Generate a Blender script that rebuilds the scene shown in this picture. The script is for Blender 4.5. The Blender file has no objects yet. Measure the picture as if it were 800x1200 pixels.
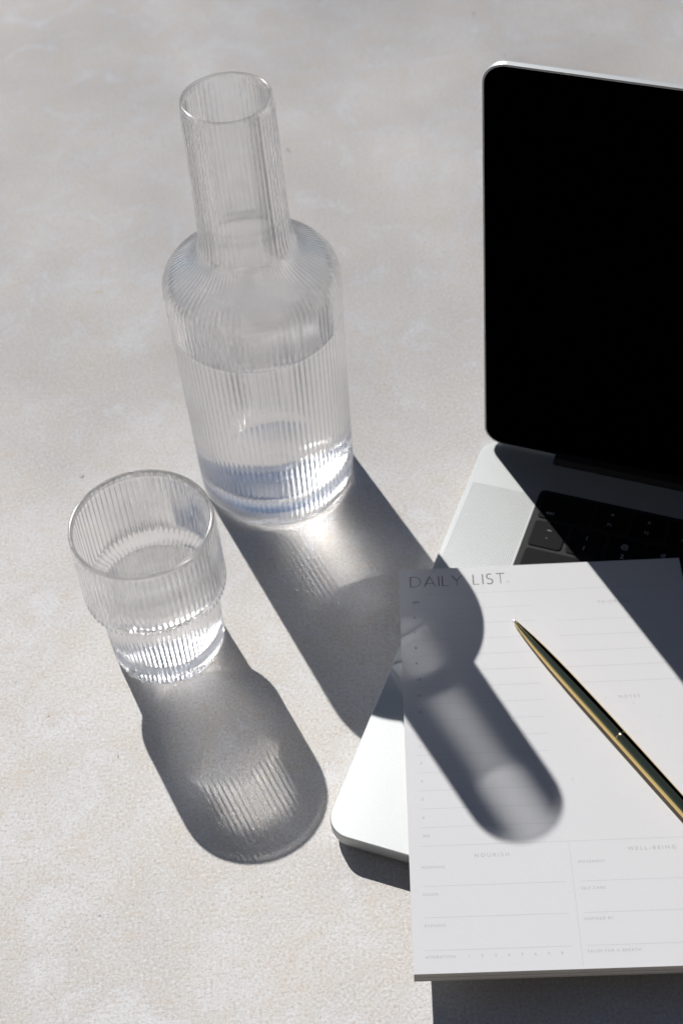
import bpy, bmesh, math, random
from mathutils import Vector, Matrix
random.seed(7)
S = bpy.context.scene
COL = S.collection
MM = 0.001

# ------------------------------------------------------------------ camera
cam_d = bpy.data.cameras.new('camera'); cam = bpy.data.objects.new('camera', cam_d); COL.objects.link(cam)
PITCH, ROLL, CAM_H, FPX = 0.8352, -0.0976, 0.58938, 1789.19
fw = Vector((0, math.cos(PITCH), -math.sin(PITCH))); rt = Vector((1, 0, 0)); up = rt.cross(fw)
rt2 = rt*math.cos(ROLL) + up*math.sin(ROLL); up2 = -rt*math.sin(ROLL) + up*math.cos(ROLL)
M = Matrix((rt2, up2, -fw)).transposed().to_4x4(); M.translation = Vector((0, 0, CAM_H)); cam.matrix_world = M
cam_d.sensor_fit = 'VERTICAL'; cam_d.sensor_height = 36; cam_d.sensor_width = 24; cam_d.lens = FPX/1200*36
cam_d.clip_start = .01; cam_d.clip_end = 500
cam_d.dof.use_dof = True; cam_d.dof.focus_distance = .64; cam_d.dof.aperture_fstop = 13
S.camera = cam

# ------------------------------------------------------------------ sky, sun, exposure
SUN_EL = 0.7098
SUN_TRAVEL = Vector((0.28928, -0.70115, -0.65169)).normalized()
W = bpy.data.worlds.new('World'); S.world = W; W.use_nodes = True
wn = W.node_tree.nodes; wl = W.node_tree.links
sky = wn.new('ShaderNodeTexSky'); sky.sky_type = 'NISHITA'; sky.sun_disc = False
sky.sun_elevation = SUN_EL
sky.sun_rotation = math.atan2(-SUN_TRAVEL.x, -SUN_TRAVEL.y)
sky.air_density = 0.6; sky.dust_density = 0.0; sky.ozone_density = 1.5
wl.new(sky.outputs[0], wn['Background'].inputs[0]); wn['Background'].inputs[1].default_value = 0.05
sun_d = bpy.data.lights.new('sun', 'SUN'); sun = bpy.data.objects.new('sun', sun_d); COL.objects.link(sun)
sun_d.energy = 5.0; sun_d.angle = math.radians(.53); sun_d.color = (1, .975, .945)
sun.rotation_euler = SUN_TRAVEL.to_track_quat('-Z', 'Y').to_euler(); sun.location = (-.3, 1.2, 1.2)
S.view_settings.view_transform = 'Standard'; S.view_settings.look = 'None'
S.view_settings.exposure = 0.1; S.view_settings.gamma = 1.0; S.view_settings.use_curve_mapping = False
S.render.engine = 'CYCLES'
cy = S.cycles
cy.max_bounces = 24; cy.transmission_bounces = 20; cy.glossy_bounces = 10; cy.diffuse_bounces = 4; cy.transparent_max_bounces = 24
cy.caustics_reflective = True; cy.caustics_refractive = True; cy.blur_glossy = 0.28
cy.sample_clamp_indirect = 40.0; cy.use_denoising = True; cy.use_adaptive_sampling = False
try: cy.denoiser = 'OPENIMAGEDENOISE'
except Exception: pass

# ------------------------------------------------------------------ helpers
def link(o, parent=None):
    COL.objects.link(o)
    if parent is not None: o.parent = parent
    return o
def empty(name, label, cat, loc=(0, 0, 0), rz=0):
    o = bpy.data.objects.new(name, None); link(o); o.location = loc; o.rotation_euler = (0, 0, rz)
    o.empty_display_size = .01; o['label'] = label; o['category'] = cat; return o
def mesh_obj(name, verts, faces, mat, parent=None, smooth=False, mats=None, fmi=None):
    me = bpy.data.meshes.new(name); me.from_pydata(verts, [], faces)
    for m in (mats or [mat]): me.materials.append(m)
    if fmi is not None: me.polygons.foreach_set('material_index', fmi)
    if smooth: me.polygons.foreach_set('use_smooth', [True]*len(me.polygons))
    me.update(); return link(bpy.data.objects.new(name, me), parent)
def bm_obj(name, bm, mat, parent=None, smooth=False):
    me = bpy.data.meshes.new(name); bm.normal_update(); bm.to_mesh(me); bm.free(); me.materials.append(mat)
    if smooth: me.polygons.foreach_set('use_smooth', [True]*len(me.polygons))
    return link(bpy.data.objects.new(name, me), parent)
def tag(o, label, cat, kind=None):
    if kind: o['kind'] = kind
    o['label'] = label; o['category'] = cat; return o
def rrect(x0, x1, y0, y1, r, n=8):
    pts = []
    for cx, cy_, a0 in ((x1-r, y1-r, 0), (x0+r, y1-r, 90), (x0+r, y0+r, 180), (x1-r, y0+r, 270)):
        for i in range(n+1):
            a = math.radians(a0+90*i/n); pts.append((cx+r*math.cos(a), cy_+r*math.sin(a)))
    return pts
def stacked(levels):
    """closed solid from rings (lists of 3D points with equal counts), bottom to top"""
    V = []; F = []; n = len(levels[0])
    for L in levels: V += [tuple(p) for p in L]
    for k in range(len(levels)-1):
        for i in range(n):
            j = (i+1) % n; F.append((k*n+i, k*n+j, (k+1)*n+j, (k+1)*n+i))
    F.append(tuple(reversed(range(n)))); F.append(tuple((len(levels)-1)*n+i for i in range(n)))
    return V, F

def nodes_of(name):
    m = bpy.data.materials.new(name); m.use_nodes = True; nt = m.node_tree; return m, nt, nt.nodes['Principled BSDF']
def simple(name, col, rough=.5, metal=0, spec=.5, **kw):
    m, nt, b = nodes_of(name); b.inputs['Base Color'].default_value = (*col, 1); b.inputs['Roughness'].default_value = rough
    b.inputs['Metallic'].default_value = metal; b.inputs['Specular IOR Level'].default_value = spec
    for k, v in kw.items(): b.inputs[k].default_value = v
    return m
def noise(nt, scale, detail=4, rough=.6, vec=None, dist=0):
    n = nt.nodes.new('ShaderNodeTexNoise'); n.inputs['Scale'].default_value = scale; n.inputs['Detail'].default_value = detail
    n.inputs['Roughness'].default_value = rough; n.inputs['Distortion'].default_value = dist
    if vec is not None: nt.links.new(vec, n.inputs['Vector'])
    return n.outputs['Fac']
def ramp(nt, fac, stops):
    r = nt.nodes.new('ShaderNodeValToRGB'); e = r.color_ramp.elements
    while len(e) < len(stops): e.new(.5)
    for k, (p, c) in zip(e, stops): k.position = p; k.color = (*c, 1) if len(c) == 3 else c
    nt.links.new(fac, r.inputs[0]); return r.outputs['Color']
def mixc(nt, fac, a, b, mode='MIX'):
    m = nt.nodes.new('ShaderNodeMix'); m.data_type = 'RGBA'; m.blend_type = mode
    for s, v in ((m.inputs[0], fac), (m.inputs[6], a), (m.inputs[7], b)):
        if hasattr(v, 'links'): nt.links.new(v, s)
        else: s.default_value = v if not isinstance(v, tuple) else (*v, 1)
    return m.outputs[2]
def math_n(nt, op, a, b=None):
    m = nt.nodes.new('ShaderNodeMath'); m.operation = op
    for s, v in zip(m.inputs, (a, b)):
        if v is None: continue
        if hasattr(v, 'links'): nt.links.new(v, s)
        else: s.default_value = v
    return m.outputs[0]
def objco(nt, scale=None):
    t = nt.nodes.new('ShaderNodeTexCoord').outputs['Object']
    if scale:
        m = nt.nodes.new('ShaderNodeMapping'); m.inputs['Scale'].default_value = scale; nt.links.new(t, m.inputs[0]); t = m.outputs[0]
    return t
def bump(nt, b, h, strength, dist):
    n = nt.nodes.new('ShaderNodeBump'); n.inputs['Strength'].default_value = strength; n.inputs['Distance'].default_value = dist
    nt.links.new(h, n.inputs['Height']); nt.links.new(n.outputs[0], b.inputs['Normal']); return n

# ------------------------------------------------------------------ materials
def mat_stone():
    m, nt, b = nodes_of('pale_stone'); v = objco(nt)
    big = noise(nt, 7, 5, .6, v, .4); mid = noise(nt, 34, 6, .72, v, .9); fine = noise(nt, 760, 4, .7, v); grain = noise(nt, 2000, 2, .5, v)
    c = ramp(nt, big, [(.30, (.52, .503, .487)), (.48, (.575, .56, .545)), (.66, (.64, .634, .628))])
    c = mixc(nt, ramp(nt, mid, [(.44, (0, 0, 0)), (.70, (.65, .65, .65))]), c, (.575, .52, .455))
    c = mixc(nt, ramp(nt, mid, [(.30, (.8, .8, .8)), (.45, (0, 0, 0))]), c, (.655, .66, .675))
    c = mixc(nt, ramp(nt, fine, [(.52, (0, 0, 0)), (.66, (.8, .8, .8))]), c, (.43, .39, .345))
    c = mixc(nt, ramp(nt, fine, [(.34, (.8, .8, .8)), (.47, (0, 0, 0))]), c, (.71, .71, .715))
    warm = noise(nt, 300, 3, .6, v)
    c = mixc(nt, ramp(nt, warm, [(.58, (0, 0, 0)), (.74, (.5, .5, .5))]), c, (.55, .44, .35))
    sp = noise(nt, 330, 3, .6, objco(nt, (1, 1.5, 1)))
    c = mixc(nt, ramp(nt, sp, [(.70, (0, 0, 0)), (.77, (.7, .7, .7))]), c, (.26, .23, .20))
    # sparse ochre stains, dark pits and a few long scuffs
    sp2 = noise(nt, 80, 3, .5, objco(nt, (1, 1.7, 1)))
    c = mixc(nt, ramp(nt, sp2, [(.62, (0, 0, 0)), (.78, (.45, .45, .45))]), c, (.55, .46, .36))
    pit = noise(nt, 130, 4, .65, objco(nt, (1.6, .7, 1)), .6)
    pitf = ramp(nt, pit, [(.715, (0, 0, 0)), (.755, (1, 1, 1))])
    c = mixc(nt, pitf, c, (.21, .18, .155))
    nt.links.new(c, b.inputs['Base Color']); b.inputs['Roughness'].default_value = .8; b.inputs['Specular IOR Level'].default_value = .2
    h = math_n(nt, 'ADD', math_n(nt, 'MULTIPLY', fine, .45), math_n(nt, 'MULTIPLY', grain, .7))
    h = math_n(nt, 'ADD', h, math_n(nt, 'MULTIPLY', mid, 1.6))
    h = math_n(nt, 'SUBTRACT', h, math_n(nt, 'MULTIPLY', pitf, 1.2))
    bump(nt, b, h, .38, .0009)
    return m
STONE = mat_stone()

def mat_glass(name, ior, stops, face=(.25, .38)):
    """clear glass or water: a refracting share and a share that lets light straight through in place of caustics,
    both with the Fresnel reflection of the surface. stops: (height in mm, straight share)"""
    m = bpy.data.materials.new(name); m.use_nodes = True; nt = m.node_tree; L = nt.links.new
    for n in list(nt.nodes): nt.nodes.remove(n)
    out = nt.nodes.new('ShaderNodeOutputMaterial'); g = nt.nodes.new('ShaderNodeBsdfGlass')
    g.inputs['IOR'].default_value = ior; g.inputs['Roughness'].default_value = .12
    sep = nt.nodes.new('ShaderNodeSeparateXYZ'); L(objco(nt), sep.inputs[0])
    zmax = 240.; r = nt.nodes.new('ShaderNodeValToRGB'); e = r.color_ramp.elements
    while len(e) < len(stops): e.new(.5)
    for k, (z, v) in zip(e, stops): k.position = z/zmax; k.color = (v, v, v, 1)
    L(math_n(nt, 'MULTIPLY', sep.outputs[2], 1000./zmax), r.inputs[0])
    lw = nt.nodes.new('ShaderNodeLayerWeight'); lw.inputs['Blend'].default_value = .5
    mr = nt.nodes.new('ShaderNodeMapRange'); mr.interpolation_type = 'SMOOTHSTEP'
    mr.inputs[1].default_value = face[0]; mr.inputs[2].default_value = face[1]; mr.inputs[3].default_value = 1; mr.inputs[4].default_value = 0.0
    L(lw.outputs['Facing'], mr.inputs[0])
    T = math_n(nt, 'MULTIPLY', r.outputs[0], mr.outputs[0])
    t = nt.nodes.new('ShaderNodeBsdfTransparent'); gl = nt.nodes.new('ShaderNodeBsdfGlossy'); gl.inputs['Roughness'].default_value = .15
    f0 = ((ior-1)/(ior+1))**2
    F = math_n(nt, 'ADD', f0, math_n(nt, 'MULTIPLY', 1-f0, math_n(nt, 'POWER', lw.outputs['Facing'], 5.)))
    thin = nt.nodes.new('ShaderNodeMixShader'); L(F, thin.inputs[0]); L(t.outputs[0], thin.inputs[1]); L(gl.outputs[0], thin.inputs[2])
    x = nt.nodes.new('ShaderNodeMixShader'); L(T, x.inputs[0]); L(g.outputs[0], x.inputs[1]); L(thin.outputs[0], x.inputs[2]); L(x.outputs[0], out.inputs[0])
    return m
GLASS_C = mat_glass('carafe_glass', 1.5, [(0, .98), (104, .98), (111, .6), (128, .6), (132, .15), (150, .15), (157, .85), (231, .85)], (.25, .35))  # straight share varies with height, putting caustic light patches into the shadows
GLASS_T = mat_glass('tumbler_glass', 1.5, [(0, .98), (18, .98), (23, .3), (44, .3), (50, .8), (68, .8), (76, .3), (88, .3)], (.265, .44))
GLASS_N = mat_glass('neck_glass', 1.5, [(0, .78), (240, .78)], (.22, .56))
GLASS_B = mat_glass('thick_base_glass', 1.5, [(0, .35), (240, .35)], (.4, .7))
GLASS_R = mat_glass('rounded_glass_rim', 1.5, [(0, .75), (240, .75)], (.7, 1.0))
WATER = mat_glass('water_surface', 1.333, [(0, .28), (200, .28)], (.36, .6))
WET_C = mat_glass('water_against_carafe', 1.333/1.5, [(0, .5), (22, .93), (200, .93)], (.36, .6))
WET_T = mat_glass('water_against_tumbler', 1.333/1.5, [(0, .85), (14, .9), (22, .55), (60, .55)], (.36, .6))

def mat_alu():
    m, nt, b = nodes_of('silver_aluminium'); n = noise(nt, 2500, 2, .5, objco(nt))
    c = ramp(nt, n, [(.3, (.41, .425, .425)), (.7, (.46, .475, .475))]); nt.links.new(c, b.inputs['Base Color'])
    b.inputs['Metallic'].default_value = .55; b.inputs['Roughness'].default_value = .48
    bump(nt, b, n, .15, .0001); return m
ALU = mat_alu()
def mat_grille():
    m, nt, b = nodes_of('perforated_aluminium'); v = objco(nt, (1/.00105, 1/.00105, 1/.00105))
    vo = nt.nodes.new('ShaderNodeTexVoronoi'); vo.voronoi_dimensions = '2D'; vo.inputs['Randomness'].default_value = 0
    vo.inputs['Scale'].default_value = 1; nt.links.new(v, vo.inputs['Vector'])
    f = ramp(nt, vo.outputs['Distance'], [(.22, (1, 1, 1)), (.32, (0, 0, 0))])
    c = mixc(nt, f, (.47, .485, .485), (.16, .165, .17)); nt.links.new(c, b.inputs['Base Color'])
    b.inputs['Metallic'].default_value = .55; b.inputs['Roughness'].default_value = .48
    bump(nt, b, math_n(nt, 'SUBTRACT', 1.0, f), .5, .0003); return m
GRILLE = mat_grille()
SCREEN = simple('black_screen_glass', (.0004, .0004, .0005), .35, 0, .0)
BLACKPL = simple('black_plastic', (.008, .008, .009), .5, 0, .3)
def mat_key():
    m, nt, b = nodes_of('black_key_plastic'); n = noise(nt, 3000, 2, .5, objco(nt))
    b.inputs['Base Color'].default_value = (.006, .006, .0065, 1); b.inputs['Roughness'].default_value = .6; b.inputs['Specular IOR Level'].default_value = .1
    bump(nt, b, n, .1, .0001); return m
KEY = mat_key()
WELL = simple('black_keyboard_well', (.01, .01, .011), .6, 0, .3)
LEGEND = simple('white_key_print', (.34, .35, .37), .7)
RUBBER = simple('grey_rubber', (.05, .05, .05), .8)
def mat_paper(name, col):
    m, nt, b = nodes_of(name); v = objco(nt)
    n = noise(nt, 900, 3, .6, v); n2 = noise(nt, 25, 3, .5, v)
    c = ramp(nt, n, [(.3, tuple(x*.975 for x in col)), (.7, col)])
    c = mixc(nt, ramp(nt, n2, [(.35, (0, 0, 0)), (.75, (.35, .35, .35))]), c, tuple(x*.97 for x in col))
    sp = noise(nt, 260, 1, .4, v)
    c = mixc(nt, ramp(nt, sp, [(.775, (0, 0, 0)), (.81, (.45, .45, .45))]), c, (.38, .37, .36))
    nt.links.new(c, b.inputs['Base Color']); b.inputs['Roughness'].default_value = .8; b.inputs['Specular IOR Level'].default_value = .2
    bump(nt, b, math_n(nt, 'ADD', n, math_n(nt, 'MULTIPLY', n2, 3)), .12, .0002); return m
PAPER = mat_paper('white_paper', (.61, .61, .62))
def mat_edges():
    m, nt, b = nodes_of('paper_edges'); n = noise(nt, 1, 4, .7, objco(nt, (15, 15, 6000)))
    c = ramp(nt, n, [(.3, (.52, .49, .46)), (.7, (.64, .61, .58))]); nt.links.new(c, b.inputs['Base Color']); b.inputs['Roughness'].default_value = .9
    bump(nt, b, n, .4, .0002); return m
EDGES = mat_edges()
INK = simple('grey_ink', (.40, .40, .41), .8, 0, .1)
INKD = simple('charcoal_ink', (.025, .025, .028), .8, 0, .1)
RULE = simple('pale_grey_ink', (.51, .51, .525), .8, 0, .1)
GOLD = simple('polished_gold', (.80, .58, .24), .05, 1)
GOLD2 = simple('polished_gold_band', (.92, .72, .36), .1, 1)
STEEL = simple('steel', (.55, .54, .52), .25, 1)

# ------------------------------------------------------------------ the stone surface
V, F = stacked([[(x, y, z) for x, y in rrect(-.42, .62, .12, 1.55, .012, 4)] for z in (-.028, 0)])
tb = mesh_obj('table_surface', V, F, STONE); tb['kind'] = 'structure'
for x in (-.36, .56):
    for y in (.18, 1.49):
        V, F = stacked([[(x+r*math.cos(k*math.pi/8), y+r*math.sin(k*math.pi/8), z) for k in range(16)] for z, r in ((-.749, .016), (-.0285, .022))])
        mesh_obj('table_leg', V, F, simple('dark_metal_leg', (.03, .03, .03), .5), tb)
gd = mesh_obj('ground', [(-40, -40, -.75), (40, -40, -.75), (40, 40, -.75), (-40, 40, -.75)], [(0, 1, 2, 3)], simple('dark_ground', (.045, .045, .045), .9)); gd['kind'] = 'structure'

# unseen dark slab added behind the camera to block sky light from near sides
sky_blocker = mesh_obj('sky_blocker', *stacked([[(x, y, z) for x, y in ((-2.9, -.75), (2.9, -.75), (2.9, -.6), (-2.9, -.6))] for z in (-.7495, 2.6)]), simple('dark_blocker', (.035, .03, .027), .8))
sky_blocker['kind'] = 'structure'

# unseen foliage added towards the sun; leaf density shapes the soft far shade
def build_shade_caster():
    rnd = random.Random(11); TP = Vector((-3.9, 10.6, 0))
    t = empty('shade_caster', 'leaves and limbs added out of view to shade the far stone', 'shade_caster', TP)
    V = []; F = []; sd = -SUN_TRAVEL
    while len(F) < 35000:
        gx = rnd.uniform(-2.0, 2.0); gy = rnd.uniform(.42, 2.6)
        lump = .05*math.sin(3.1*gx+.7)+.03*math.sin(7.3*gx+2)
        edge = gy+lump-.16*smooth01(.12, .30, -gx)
        p = .6*smooth01(.46, .76, edge)+.4*smooth01(.8, 1.3, edge)
        if rnd.random() > p: continue
        c = Vector((gx, gy, 0))+sd*rnd.uniform(11.5, 14.5)-TP
        a = Vector((rnd.gauss(0, 1), rnd.gauss(0, 1), rnd.gauss(0, 1))).normalized(); b = a.cross(Vector((rnd.gauss(0, 1), rnd.gauss(0, 1), rnd.gauss(0, 1)))).normalized()
        L_, W_ = rnd.uniform(.009, .016), rnd.uniform(.0045, .007); k = len(V)
        V += [tuple(c-a*L_), tuple(c+b*W_-a*L_*.2), tuple(c+a*L_), tuple(c-b*W_-a*L_*.2)]; F.append((k, k+1, k+2, k+3))
    mesh_obj('shade_leaves', V, F, simple('leaf_green', (.05, .09, .03), .6), t)
    def limb(name, pts):
        lv = []
        for (x, y, z, r) in pts: lv.append([(x+r*math.cos(k*math.pi/6), y+r*math.sin(k*math.pi/6), z) for k in range(12)])
        V, F = stacked(lv); mesh_obj(name, V, F, simple('bark', (.09, .07, .05), .9), t)
    limb('trunk', [(0, .9, -.749, .22), (0, .9, .8, .15), (0, .85, 4.0, .13), (.05, .8, 6.8, .09), (0, .7, 8.4, .05), (0, .6, 9.4, .015)])
    limb('branch', [(.02, .82, 5.6, .05), (.5, .7, 7.0, .035), (.9, .6, 8.0, .02), (1.2, .5, 8.7, .008)])
    limb('branch', [(.02, .82, 6.0, .05), (-.5, .7, 7.2, .035), (-.9, .6, 8.1, .02), (-1.2, .5, 8.8, .008)])

# ------------------------------------------------------------------ ribbed glassware
def spline(pts, step):
    """dense smooth profile through (r, z, tag) control points (centripetal Catmull-Rom)"""
    P = [Vector((p[0], p[1])) for p in pts]; out = []
    for i in range(len(P)-1):
        p0 = P[i-1] if i else P[i]*2-P[i+1]; p1, p2 = P[i], P[i+1]; p3 = P[i+2] if i+2 < len(P) else P[i+1]*2-P[i]
        t0 = 0; t1 = t0+max((p1-p0).length, 1e-6)**.5; t2 = t1+(p2-p1).length**.5; t3 = t2+max((p3-p2).length, 1e-6)**.5
        k = max(1, int(math.ceil((p2-p1).length/step)))
        for j in range(k):
            t = t1+(t2-t1)*j/k
            a1 = (t1-t)/(t1-t0)*p0+(t-t0)/(t1-t0)*p1; a2 = (t2-t)/(t2-t1)*p1+(t-t1)/(t2-t1)*p2; a3 = (t3-t)/(t3-t2)*p2+(t-t2)/(t3-t2)*p3
            b1 = (t2-t)/(t2-t0)*a1+(t-t0)/(t2-t0)*a2; b2 = (t3-t)/(t3-t1)*a2+(t-t1)/(t3-t1)*a3
            c = (t2-t)/(t2-t1)*b1+(t-t1)/(t2-t1)*b2; out.append((max(c.x, .02), c.y))
    out.append((P[-1].x, P[-1].y)); return out
def smooth01(a, b, x):
    t = min(1, max(0, (x-a)/(b-a))); return t*t*(3-2*t)
def revolve(rows, seg, rib):
    """rows: (r, z); rib(r, z, theta, i) -> radial offset. Returns verts (m), faces by row"""
    V = []
    for i, (r, z) in enumerate(rows):
        for j in range(seg):
            a = 2*math.pi*j/seg; q = r+rib(r, z, a, i); V.append((q*math.cos(a)*MM, q*math.sin(a)*MM, z*MM))
    F = []
    for i in range(len(rows)-1):
        for j in range(seg):
            k = (j+1) % seg; F.append((i*seg+j, i*seg+k, (i+1)*seg+k, (i+1)*seg+j))
    return V, F
def vnormals(V, F):
    N = [Vector() for _ in V]; VV = [Vector(v) for v in V]
    for f in F:
        nn = (VV[f[2]]-VV[f[0]]).cross(VV[f[3]]-VV[f[1]])
        for i in f: N[i] += nn
    return [q.normalized() for q in N]
def split_shell(V, F, nrm, row_part, seg, parts, mat, parent):
    for name in parts:
        fs = [f for f in F if row_part[f[0]//seg] == name]
        if not fs: continue
        idx = {}; vs = []; ns = []; nf = []
        for f in fs:
            g = []
            for i in f:
                if i not in idx: idx[i] = len(vs); vs.append(V[i]); ns.append(nrm[i])
                g.append(idx[i])
            nf.append(tuple(g))
        o = mesh_obj(name, vs, nf, {'rim': GLASS_R, 'neck': GLASS_N, 'base': GLASS_B}.get(name, mat), parent, True)
        o.data.normals_split_custom_set_from_vertices(ns)
def glassware(root, outer, inner, seg, rib, part_of, parts, mat):
    rows = outer+inner; no = len(outer)
    V, F = revolve(rows, seg, lambda r, z, a, i: rib(r, z, a) if i < no else 0)
    row_part = [part_of(r, z, i < no) for i, (r, z) in enumerate(rows)]
    split_shell(V, F, vnormals(V, F), row_part, seg, parts, mat, root)
def water_in(name, label, loc, inner_wet, top_z, seg, wet):
    """inner_wet: rows from the waterline down to the floor centre (same rows as the dry glass ends on)"""
    rt_ = inner_wet[0][0]; prof = [(.02, top_z)]
    for k in range(1, 13): prof.append((rt_*.85*k/12, top_z))
    for k in range(1, 8):
        u = k/8; prof.append((rt_*(.85+.15*u), top_z+(inner_wet[0][1]-top_z)*u**5))
    nt_ = len(prof); rows = prof+inner_wet
    rows = rows[::-1]
    V, F = revolve(rows, seg, lambda *a: 0)
    nr = len(rows); k0 = len(inner_wet)-1
    fm = [0 if (f[0]//seg) < k0 else 1 for f in F]
    o = mesh_obj(name, V, F, None, None, True, mats=[wet, WATER], fmi=fm)
    o.location = loc; tag(o, label, 'water')
    return o

build_shade_caster()
# carafe: tall ribbed bottle with a straight neck
CX, CY = -.03155, .56695
def carafe_rib(r, z, a):
    body = .24*smooth01(3, 9, z)*(1-smooth01(150, 156, z)); nk = .21*smooth01(153, 158, z)*(1-smooth01(225, 229, z))
    body *= smooth01(20, 27, r)
    return body*(abs(math.cos(46*a))*1.6-1) + nk*(abs(math.cos(26*a))*1.6-1)
c_outer = spline([(.02, 2.6), (26, 2.6), (33.5, 1.6), (36.5, .5), (38.2, .15), (39.5, .9), (40.2, 2.6), (40.4, 6), (40.7, 30), (41.2, 70), (41.8, 115), (42.1, 128), (42.0, 132), (41.4, 135.5), (39.8, 138.8), (37.3, 141.4), (33.6, 144.0), (29.5, 146.6), (26, 149.2), (23.6, 152), (22.1, 155.2), (21.4, 160), (20.9, 180), (20.5, 205), (20.25, 226), (20.15, 229), (19.75, 230.5), (19.1, 230.95), (18.5, 230.6), (18.1, 229.4)], 2.2)
c_inner = spline([(18.1, 229.4), (18.1, 226), (18.4, 205), (18.8, 180), (19.2, 162), (19.8, 156), (21.2, 152), (23.9, 148.8), (28, 145.4), (32.2, 142.6), (36, 139.8), (38.4, 136.6), (39.4, 132.5), (39.6, 128), (39.4, 118), (39.3, 109.6)], 2.2)
c_wet = spline([(39.3, 109.6), (38.8, 70), (38.4, 40), (38.0, 24), (37.2, 19.5), (35, 17.2), (30, 16.2), (18, 15.8), (.02, 15.7)], 2.2)
carafe = empty('carafe', 'tall ribbed clear glass carafe with straight open neck, half filled', 'carafe', (CX, CY, 0))
def c_part(r, z, out):
    if z > 228.5: return 'rim'
    if z > 154: return 'neck'
    if z > 131: return 'shoulder'
    if z > 2.7: return 'body'
    return 'base'
glassware(carafe, c_outer, c_inner[1:], 92*7, carafe_rib, c_part, ('rim', 'neck', 'shoulder', 'body', 'base'), GLASS_C)
water_in('drinking_water', 'clear water standing below the shoulder of the tall carafe', (CX, CY, 0), c_wet, 108.3, 92*7, WET_C)

# tumbler: ribbed stepped glass
GX, GY = -.08947, .45992
def cup_rib(r, z, a):
    k = .36*smooth01(1.5, 6, z)*(1-smooth01(82.5, 86, z))*(1+.7*smooth01(41, 43.5, z)*(1-smooth01(46, 52, z)))
    return k*(abs(math.cos(38*a))*1.6-1)
g_outer = spline([(.02, 1.6), (18, 1.5), (22.5, .9), (24.6, .15), (26, .6), (26.8, 2), (27.1, 5), (27.4, 14), (27.9, 30), (28.1, 38), (28.2, 41), (28.7, 42.6), (30.0, 43.3), (31.7, 43.7), (32.8, 44.8), (33.15, 47), (33.15, 51), (33.1, 64), (32.95, 82), (32.85, 86), (32.5, 87.4), (31.8, 87.85), (31.0, 87.5), (30.7, 86.2)], 1.6)
g_inner = spline([(30.7, 86.2), (30.7, 82), (30.7, 64), (30.5, 51), (29.9, 48.8), (28.4, 47.6), (26.9, 46.6), (26.1, 45.2), (25.9, 43.4)], 1.6)
g_wet = spline([(25.9, 43.4), (25.6, 30), (25.2, 18), (24.6, 13.8), (22.8, 12), (19, 11.4), (10, 11.1), (.02, 11)], 1.6)
cup = empty('drinking_glass', 'short ribbed stepped drinking glass with some water', 'glass', (GX, GY, 0))
def g_part(r, z, out):
    if z > 86: return 'rim'
    if z > 49: return 'upper_wall'
    if z > 41.5: return 'step'
    if z > 1.9: return 'lower_wall'
    return 'base'
glassware(cup, g_outer, g_inner[1:], 76*8, cup_rib, g_part, ('rim', 'upper_wall', 'step', 'lower_wall', 'base'), GLASS_T)
water_in('drinking_water', 'clear water in the short stepped drinking glass', (GX, GY, 0), g_wet, 42.4, 76*8, WET_T)

# ------------------------------------------------------------------ laptop
LX, LY, LYAW = -.02139, .33955, -.4219
LW, LD, ZB = 355.7, 248.1, 12.3
laptop = empty('laptop', 'open silver laptop with black screen and keyboard, pad lying on it', 'laptop', (LX, LY, 0), LYAW)
def ring(x0, x1, y0, y1, r, z, n=10): return [(x*MM, y*MM, z*MM) for x, y in rrect(x0, x1, y0, y1, r, n)]
def insets(spec, W_, D_, R_, x0=0, y0=0):
    return [ring(x0+i, x0+W_-i, y0+i, y0+D_-i, max(R_-i, .3), z) for i, z in spec]
V, F = stacked(insets([(7, 1.4), (4.2, 1.7), (2.0, 2.7), (.7, 4.4), (.15, 6.6), (0, 8.5), (0, 11.75), (.12, 12.1), (.45, ZB)], LW, LD, 11))
base = mesh_obj('base', V, F, ALU, laptop)
for x in (25, LW-25):
    for y in (22, LD-22):
        V, F = stacked([[(x*MM+7*MM*math.cos(t*math.pi/10), y*MM+7*MM*math.sin(t*math.pi/10), z*MM) for t in range(20)] for z in (.05, 1.5)])
        mesh_obj('rubber_foot', V, F, RUBBER, laptop)
# speaker grilles
for x0, x1 in ((2.2, 36.4), (LW-36.4, LW-2.2)):
    V, F = stacked([ring(x0, x1, 98, 214.5, 1.2, ZB-.2, 3), ring(x0, x1, 98, 214.5, 1.2, ZB+.012, 3)])
    mesh_obj('speaker_grille', V, F, GRILLE, laptop)
# keyboard well
KX0, KX1, KY0, KY1 = 37.2, LW-37.2, 102.5, 219.5
V, F = stacked([ring(KX0, KX1, KY0, KY1, 3, ZB-.4, 5), ring(KX0, KX1, KY0, KY1, 3, ZB+.02, 5)])
mesh_obj('keyboard_well', V, F, WELL, laptop)
def key_mesh(w, h):
    lv = insets([(0, 0), (0, .35), (.12, .5), (.5, .56)], w, h, 1.9)
    V, F = stacked(lv); me = bpy.data.meshes.new('key'); me.from_pydata(V, [], F); me.materials.append(KEY); me.update(); return me
cache = {}
def text_mesh(txt, size, mat, align='CENTER', shear=0, space=1.0, ext=.00003):
    cu = bpy.data.curves.new('t', 'FONT'); cu.body = txt; cu.size = size; cu.align_x = align; cu.align_y = 'CENTER'
    cu.extrude = ext; cu.space_character = space; cu.resolution_u = 3; cu.shear = shear
    ob = bpy.data.objects.new('t', cu); COL.objects.link(ob)
    bpy.context.view_layer.update()
    me = bpy.data.meshes.new_from_object(ob.evaluated_get(bpy.context.evaluated_depsgraph_get()))
    bpy.data.objects.remove(ob); me.materials.clear(); me.materials.append(mat); return me
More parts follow.
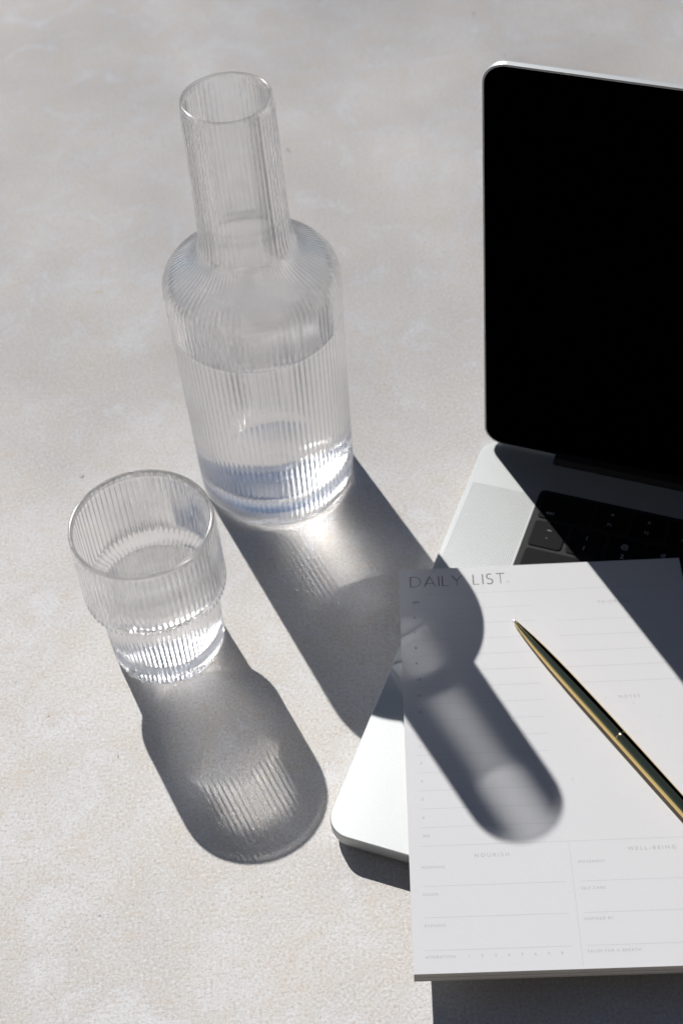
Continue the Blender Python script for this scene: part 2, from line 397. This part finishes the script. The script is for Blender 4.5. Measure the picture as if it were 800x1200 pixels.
def add_key(x, y, w, h, legends=()):
    k = (round(w, 2), round(h, 2))
    if k not in cache: cache[k] = key_mesh(w, h)
    o = link(bpy.data.objects.new('key', cache[k]), laptop); o.location = (x*MM, y*MM, (ZB+.03)*MM)
    for txt, dx, dy, sz in legends:
        t = link(bpy.data.objects.new('key_legend', text_mesh(txt, sz*MM, LEGEND)), o); t.location = (dx*MM, dy*MM, .59*MM)
PX = 18.95; KW = 16.9; KX = 40.1
rows = [181.6-18.95*3, 181.6-18.95*2, 181.6-18.95, 181.6]
# function row
def two(a, b, h=16.9): return ((a, KW/2, h*.68, 4.0), (b, KW/2, h*.30, 4.0))
yF = 200.5; hF = 16.4
add_key(KX, yF, 25.6, hF, (('esc', 6, 4, 3.4),))
fx = KX+25.6+2.05; fw_ = 16.6
for i in range(12): add_key(fx+i*18.4, yF, fw_, hF, (('*', fw_/2, 10.6, 4.5), ('F%d' % (i+1), fw_/2, 4.6, 2.6)))
add_key(fx+12*18.4, yF, KX1-2.9-(fx+12*18.4), hF)
# number row
for i, (a, b) in enumerate(zip('~!@#$%^&*()_+', '`1234567890-=')): add_key(KX+i*PX, rows[3], KW, KW, two(a, b))
add_key(KX+13*PX, rows[3], KX1-2.9-(KX+13*PX), KW, (('delete', 14, 4, 3.2),))
add_key(KX, rows[2], 26.4, KW, (('tab', 5, 4, 3.2),))
for i, a in enumerate('QWERTYUIOP[]'): add_key(KX+28.4+i*PX, rows[2], KW, KW, ((a, KW/2, KW/2, 5),))
add_key(KX+28.4+12*PX, rows[2], KX1-2.9-(KX+28.4+12*PX), KW)
add_key(KX, rows[1], 31, KW)
for i in range(11): add_key(KX+33+i*PX, rows[1], KW, KW)
add_key(KX+33+11*PX, rows[1], KX1-2.9-(KX+33+11*PX), KW)
add_key(KX, rows[0], 40.5, KW)
for i in range(10): add_key(KX+42.5+i*PX, rows[0], KW, KW)
add_key(KX+42.5+10*PX, rows[0], KX1-2.9-(KX+42.5+10*PX), KW)
yB = rows[0]-18.95
xx = KX
for w in (KW, KW, KW, 21.6, 96, 21.6, KW): add_key(xx, yB, w, KW); xx += w+2.05
add_key(xx, yB, KW, 7.9); add_key(xx+PX, yB, KW, 7.9); add_key(xx+PX, yB+9, KW, 7.9); add_key(xx+2*PX, yB, min(KW, KX1-2.9-xx-2*PX), 7.9)
# trackpad
V, F = stacked([ring(LW/2-76, LW/2+76, 3, 97, 4, ZB-.1, 5), ring(LW/2-76, LW/2+76, 3, 97, 4, ZB+.01, 5)])
mesh_obj('trackpad', V, F, ALU, laptop)
# lid, nearly upright
LTH = 1.5381; LL = 230.8; LT = 4.0
def lid_pt(u, h, t):  # u along the hinge, h up the lid, t thickness to the back
    cth, sth = math.cos(LTH), math.sin(LTH)
    return (u*MM, (LD-4-cth*h+sth*t)*MM, (ZB+sth*h+cth*t)*MM)
def lid_solid(name, x0, x1, h0, h1, r, spec, mat, parent, n=10):
    lv = []
    for i, t in spec: lv.append([lid_pt(u, h, t) for u, h in rrect(x0+i, x1-i, h0+i, h1-i, max(r-i, .3), n)])
    V, F = stacked(lv); F = [tuple(reversed(f)) for f in F]
    return mesh_obj(name, V, F, mat, parent)
lid = lid_solid('lid', 0, LW, .7, LL, 10.5, [(.35, 0), (.08, .18), (0, .5), (0, 2.6), (.35, 3.5), (1.4, 4.0)], ALU, laptop)
lid_solid('screen', .9, LW-.9, 1.6, LL-.9, 9.7, [(.15, -.12), (0, -.02), (0, .3)], SCREEN, lid)
# hinge cover bar, seen under the screen
V = [(x*MM, y*MM, z*MM) for x in (38.7, LW-38.7) for y, z in ((237.8, ZB+.1), (237.8, ZB+1.2), (239.5, ZB+3.2), (243.2, ZB+4.2), (243.2, ZB+.1))]
F = [(0, 1, 2, 3, 4), (9, 8, 7, 6, 5)]+[(i, i+5, (i+1) % 5+5, (i+1) % 5) for i in range(5)]
mesh_obj('hinge_cover', V, F, BLACKPL, laptop)

# ------------------------------------------------------------------ notepad
NX, NY, NYAW, NW, NL, NZ = .01048, .26730, -.0685, 134.8, 207.3, 19.5
pad = empty('notepad', 'white printed daily list notepad lying across the laptop keyboard', 'notepad', (NX, NY, 0), NYAW)
NB = ZB+.75
def padring(i, z, jx=0, jy=0): return [((x+jx)*MM, (y+jy)*MM, z*MM) for x, y in ((i, i), (NW-i, i), (NW-i, NL-i), (i, NL-i))]
V, F = stacked([padring(0, NB), padring(0, NB+.8)]); mesh_obj('backing_board', V, F, simple('grey_card', (.42, .40, .38), .9), pad)
NSH = 10; h0 = (NZ-.12-NB-.8)/NSH
for k in range(NSH):
    jx, jy, ins = random.uniform(-.12, .12), random.uniform(-.14, .14), random.uniform(.02, .16); z0 = NB+.8+h0*k
    V, F = stacked([padring(ins+.08, z0, jx, jy), padring(ins, z0+h0*.3, jx, jy), padring(ins, z0+h0*.7, jx, jy), padring(ins+.08, z0+h0-.004, jx, jy)])
    mesh_obj('sheet', V, F, EDGES, pad)
V, F = stacked([padring(0, NZ-.1), padring(0, NZ)]); page = mesh_obj('top_page', V, F, PAPER, pad)
def rule(x0, x1, y, w=.22):
    V, F = stacked([[(x*MM, yy*MM, z*MM) for x, yy in ((x0, y-w/2), (x1, y-w/2), (x1, y+w/2), (x0, y+w/2))] for z in (NZ+.004, NZ+.02)])
    mesh_obj('ruled_line', V, F, RULE, page)
def vrule(x, y0, y1, w=.22): 
    V, F = stacked([[(xx*MM, yy*MM, z*MM) for xx, yy in ((x-w/2, y0), (x+w/2, y0), (x+w/2, y1), (x-w/2, y1))] for z in (NZ+.004, NZ+.02)])
    mesh_obj('ruled_line', V, F, RULE, page)
rule(5, NW-5, 191.2)
for i in range(14): rule(5, 62.5, 182.2-8.98*i)
rule(5, NW-5, 56.6)
for y in (172.6, 163.7, 154.7, 145.8, 136.8): rule(73, NW-5.5, y)
for y in (38.0, 24.0, 9.8): rule(5, 63.5, y); rule(69.3, NW-5, y)
vrule(66.6, 1.6, 55.6)
def word(txt, x, y, size, mat=INK, align='LEFT', space=1.25, sx=1.0):
    o = link(bpy.data.objects.new('printed_word', text_mesh(txt, size*MM, mat, align, 0, space, .000006)), page)
    o.location = (x*MM, y*MM, (NZ+.02)*MM); o.scale = (sx, 1, 1)
word('PRIORITIES', 101.4, 182.5, 2.3, align='CENTER', space=1.5)
word('NOTES', 100.8, 128.1, 2.3, align='CENTER', space=1.5)
word('NOURISH', 34.3, 51.3, 2.5, align='CENTER', space=1.5)
word('WELL-BEING', 100.3, 52, 2.5, align='CENTER', space=1.5)
for t, i in zip(['AM', '6', '7', '8', '9', '10', '11', '12', '1', '2', '3', '4', '5', '6', 'PM'], range(15)):
    word(t, 6.2, 186.9-8.98*i, 2.0, INKD if i < 8 else INK, space=1.15)
for t, x, y in (('MORNING', 4.9, 46.6), ('NOON', 4.9, 34.2), ('EVENING', 5.1, 20.4), ('HYDRATION', 5, 6.9), ('MOVEMENT', 69.4, 46.7), ('SELF CARE', 69.3, 34.7), ('INSPIRED BY', 69.0, 21.2), ('PAUSE FOR A BREATH', 69, 7.3)):
    word(t, x, y, 1.75, space=1.25)
for k in range(8): word(str(k+1), 21.8+5.25*k, 6.9, 1.8)

# thin geometric capitals of the heading, drawn as strokes
def stroke_letters(txt, x, y, h, gap, mat):
    def arc(cx, cy, rx, ry, a0, a1, n=16): return [(cx+rx*math.cos(math.radians(a0+(a1-a0)*i/n)), cy+ry*math.sin(math.radians(a0+(a1-a0)*i/n))) for i in range(n+1)]
    G = {'D': (.80, [[(0, 0), (0, 1)], [(0, 1), (.28, 1)]+arc(.28, .5, .50, .5, 90, -90)+[(0, 0)]]),
         'A': (.86, [[(0, 0), (.43, 1)], [(.43, 1), (.86, 0)], [(.14, .30), (.72, .30)]]), 'I': (0, [[(0, 0), (0, 1)]]),
         'L': (.46, [[(0, 1), (0, 0)], [(0, 0), (.46, 0)]]), 'Y': (.78, [[(0, 1), (.39, .46)], [(.39, .46), (.78, 1)], [(.39, .46), (.39, 0)]]),
         'S': (.50, [arc(.26, .755, .22, .245, 50, 250, 14)+[(.30, .5)]+arc(.24, .25, .25, .25, 65, -140, 16)]),
         'T': (.66, [[(0, 1), (.66, 1)], [(.33, 1), (.33, 0)]])}
    for ch in txt:
        if ch == ' ': x += h*.62; continue
        w, strokes = G[ch]; V = []; F = []
        for s, st in enumerate(strokes):
            lw = (.46 if s == 0 else .30)
            for (a, b) in zip(st, st[1:]):
                p = Vector((x+a[0]*h, y+a[1]*h)); q = Vector((x+b[0]*h, y+b[1]*h)); dd = q-p
                if dd.length < 1e-6: continue
                dd.normalize(); nn = Vector((-dd.y, dd.x))*lw/2; p -= dd*.05; q += dd*.05
                k = len(V); z = NZ+.02+.0006*s
                V += [(c.x*MM, c.y*MM, z*MM) for c in (p-nn, q-nn, q+nn, p+nn)]; F.append((k, k+1, k+2, k+3))
        mesh_obj('printed_letter', V, F, mat, page); x += w*h+gap
stroke_letters('DAILY LIST', 5.6, 196.4, 6.1, 1.72, INKD)

# ------------------------------------------------------------------ pen
tip = Vector((.0747, .4361, .0220)); far = Vector((.13033, .32794, .0233)); ax = (far-tip); 
tip.z = NZ*MM+.0026; d = Vector((ax.x, ax.y, 0)).normalized()
pen = empty('pen', 'slim polished gold ballpoint pen lying on the notepad', 'pen', (0, 0, 0))
R = 3.38
def pen_lathe(name, prof, mat, seg=40):
    ex = d; ey = Vector((-d.y, d.x, 0)); ez = Vector((0, 0, 1)); lv = []
    for s, r in prof:
        zc = NZ+2.0+(R+.03-2.0)*min(1, max(0, s/70.))
        c = Vector((tip.x, tip.y, 0))+ex*(s*MM)
        lv.append([(c+ey*(r*MM*math.cos(2*math.pi*k/seg))+ez*((zc+r*math.sin(2*math.pi*k/seg))*MM)) for k in range(seg)])
    V, F = stacked(lv); 
    o = mesh_obj(name, V, F, mat, pen, True)
    for p in o.data.polygons:
        if len(p.vertices) > 4: p.use_smooth = False
    return o
pen_lathe('writing_point', [(0, 0.23), (.5, 0.38), (1.2, 0.50), (2.6, 0.54)], STEEL)
pen_lathe('lower_barrel', [(2.2, 0.70), (2.4, 0.90), (3.2, 1.01), (5, 1.21), (9, 1.62), (15, 2.14), (23, 2.66), (32, 3.02), (42, 3.24), (55, 3.35), (70, 3.38), (79.0, 3.38), (79.5, 3.38), (79.6, 3.37), (79.68, 3.24)], GOLD)
pen_lathe('centre_band', [(79.7, 3.24), (79.75, 3.40), (80.2, 3.40), (80.3, 3.24)], GOLD2)
pen_lathe('upper_barrel', [(80.28, 3.24), (80.36, 3.37), (80.46, 3.38), (81, 3.38), (100, 3.38), (128, 3.33), (136, 3.06), (137, 1.98)], GOLD)
pen_lathe('push_button', [(136.5, 1.44), (144, 1.44), (145, 1.08)], GOLD2)
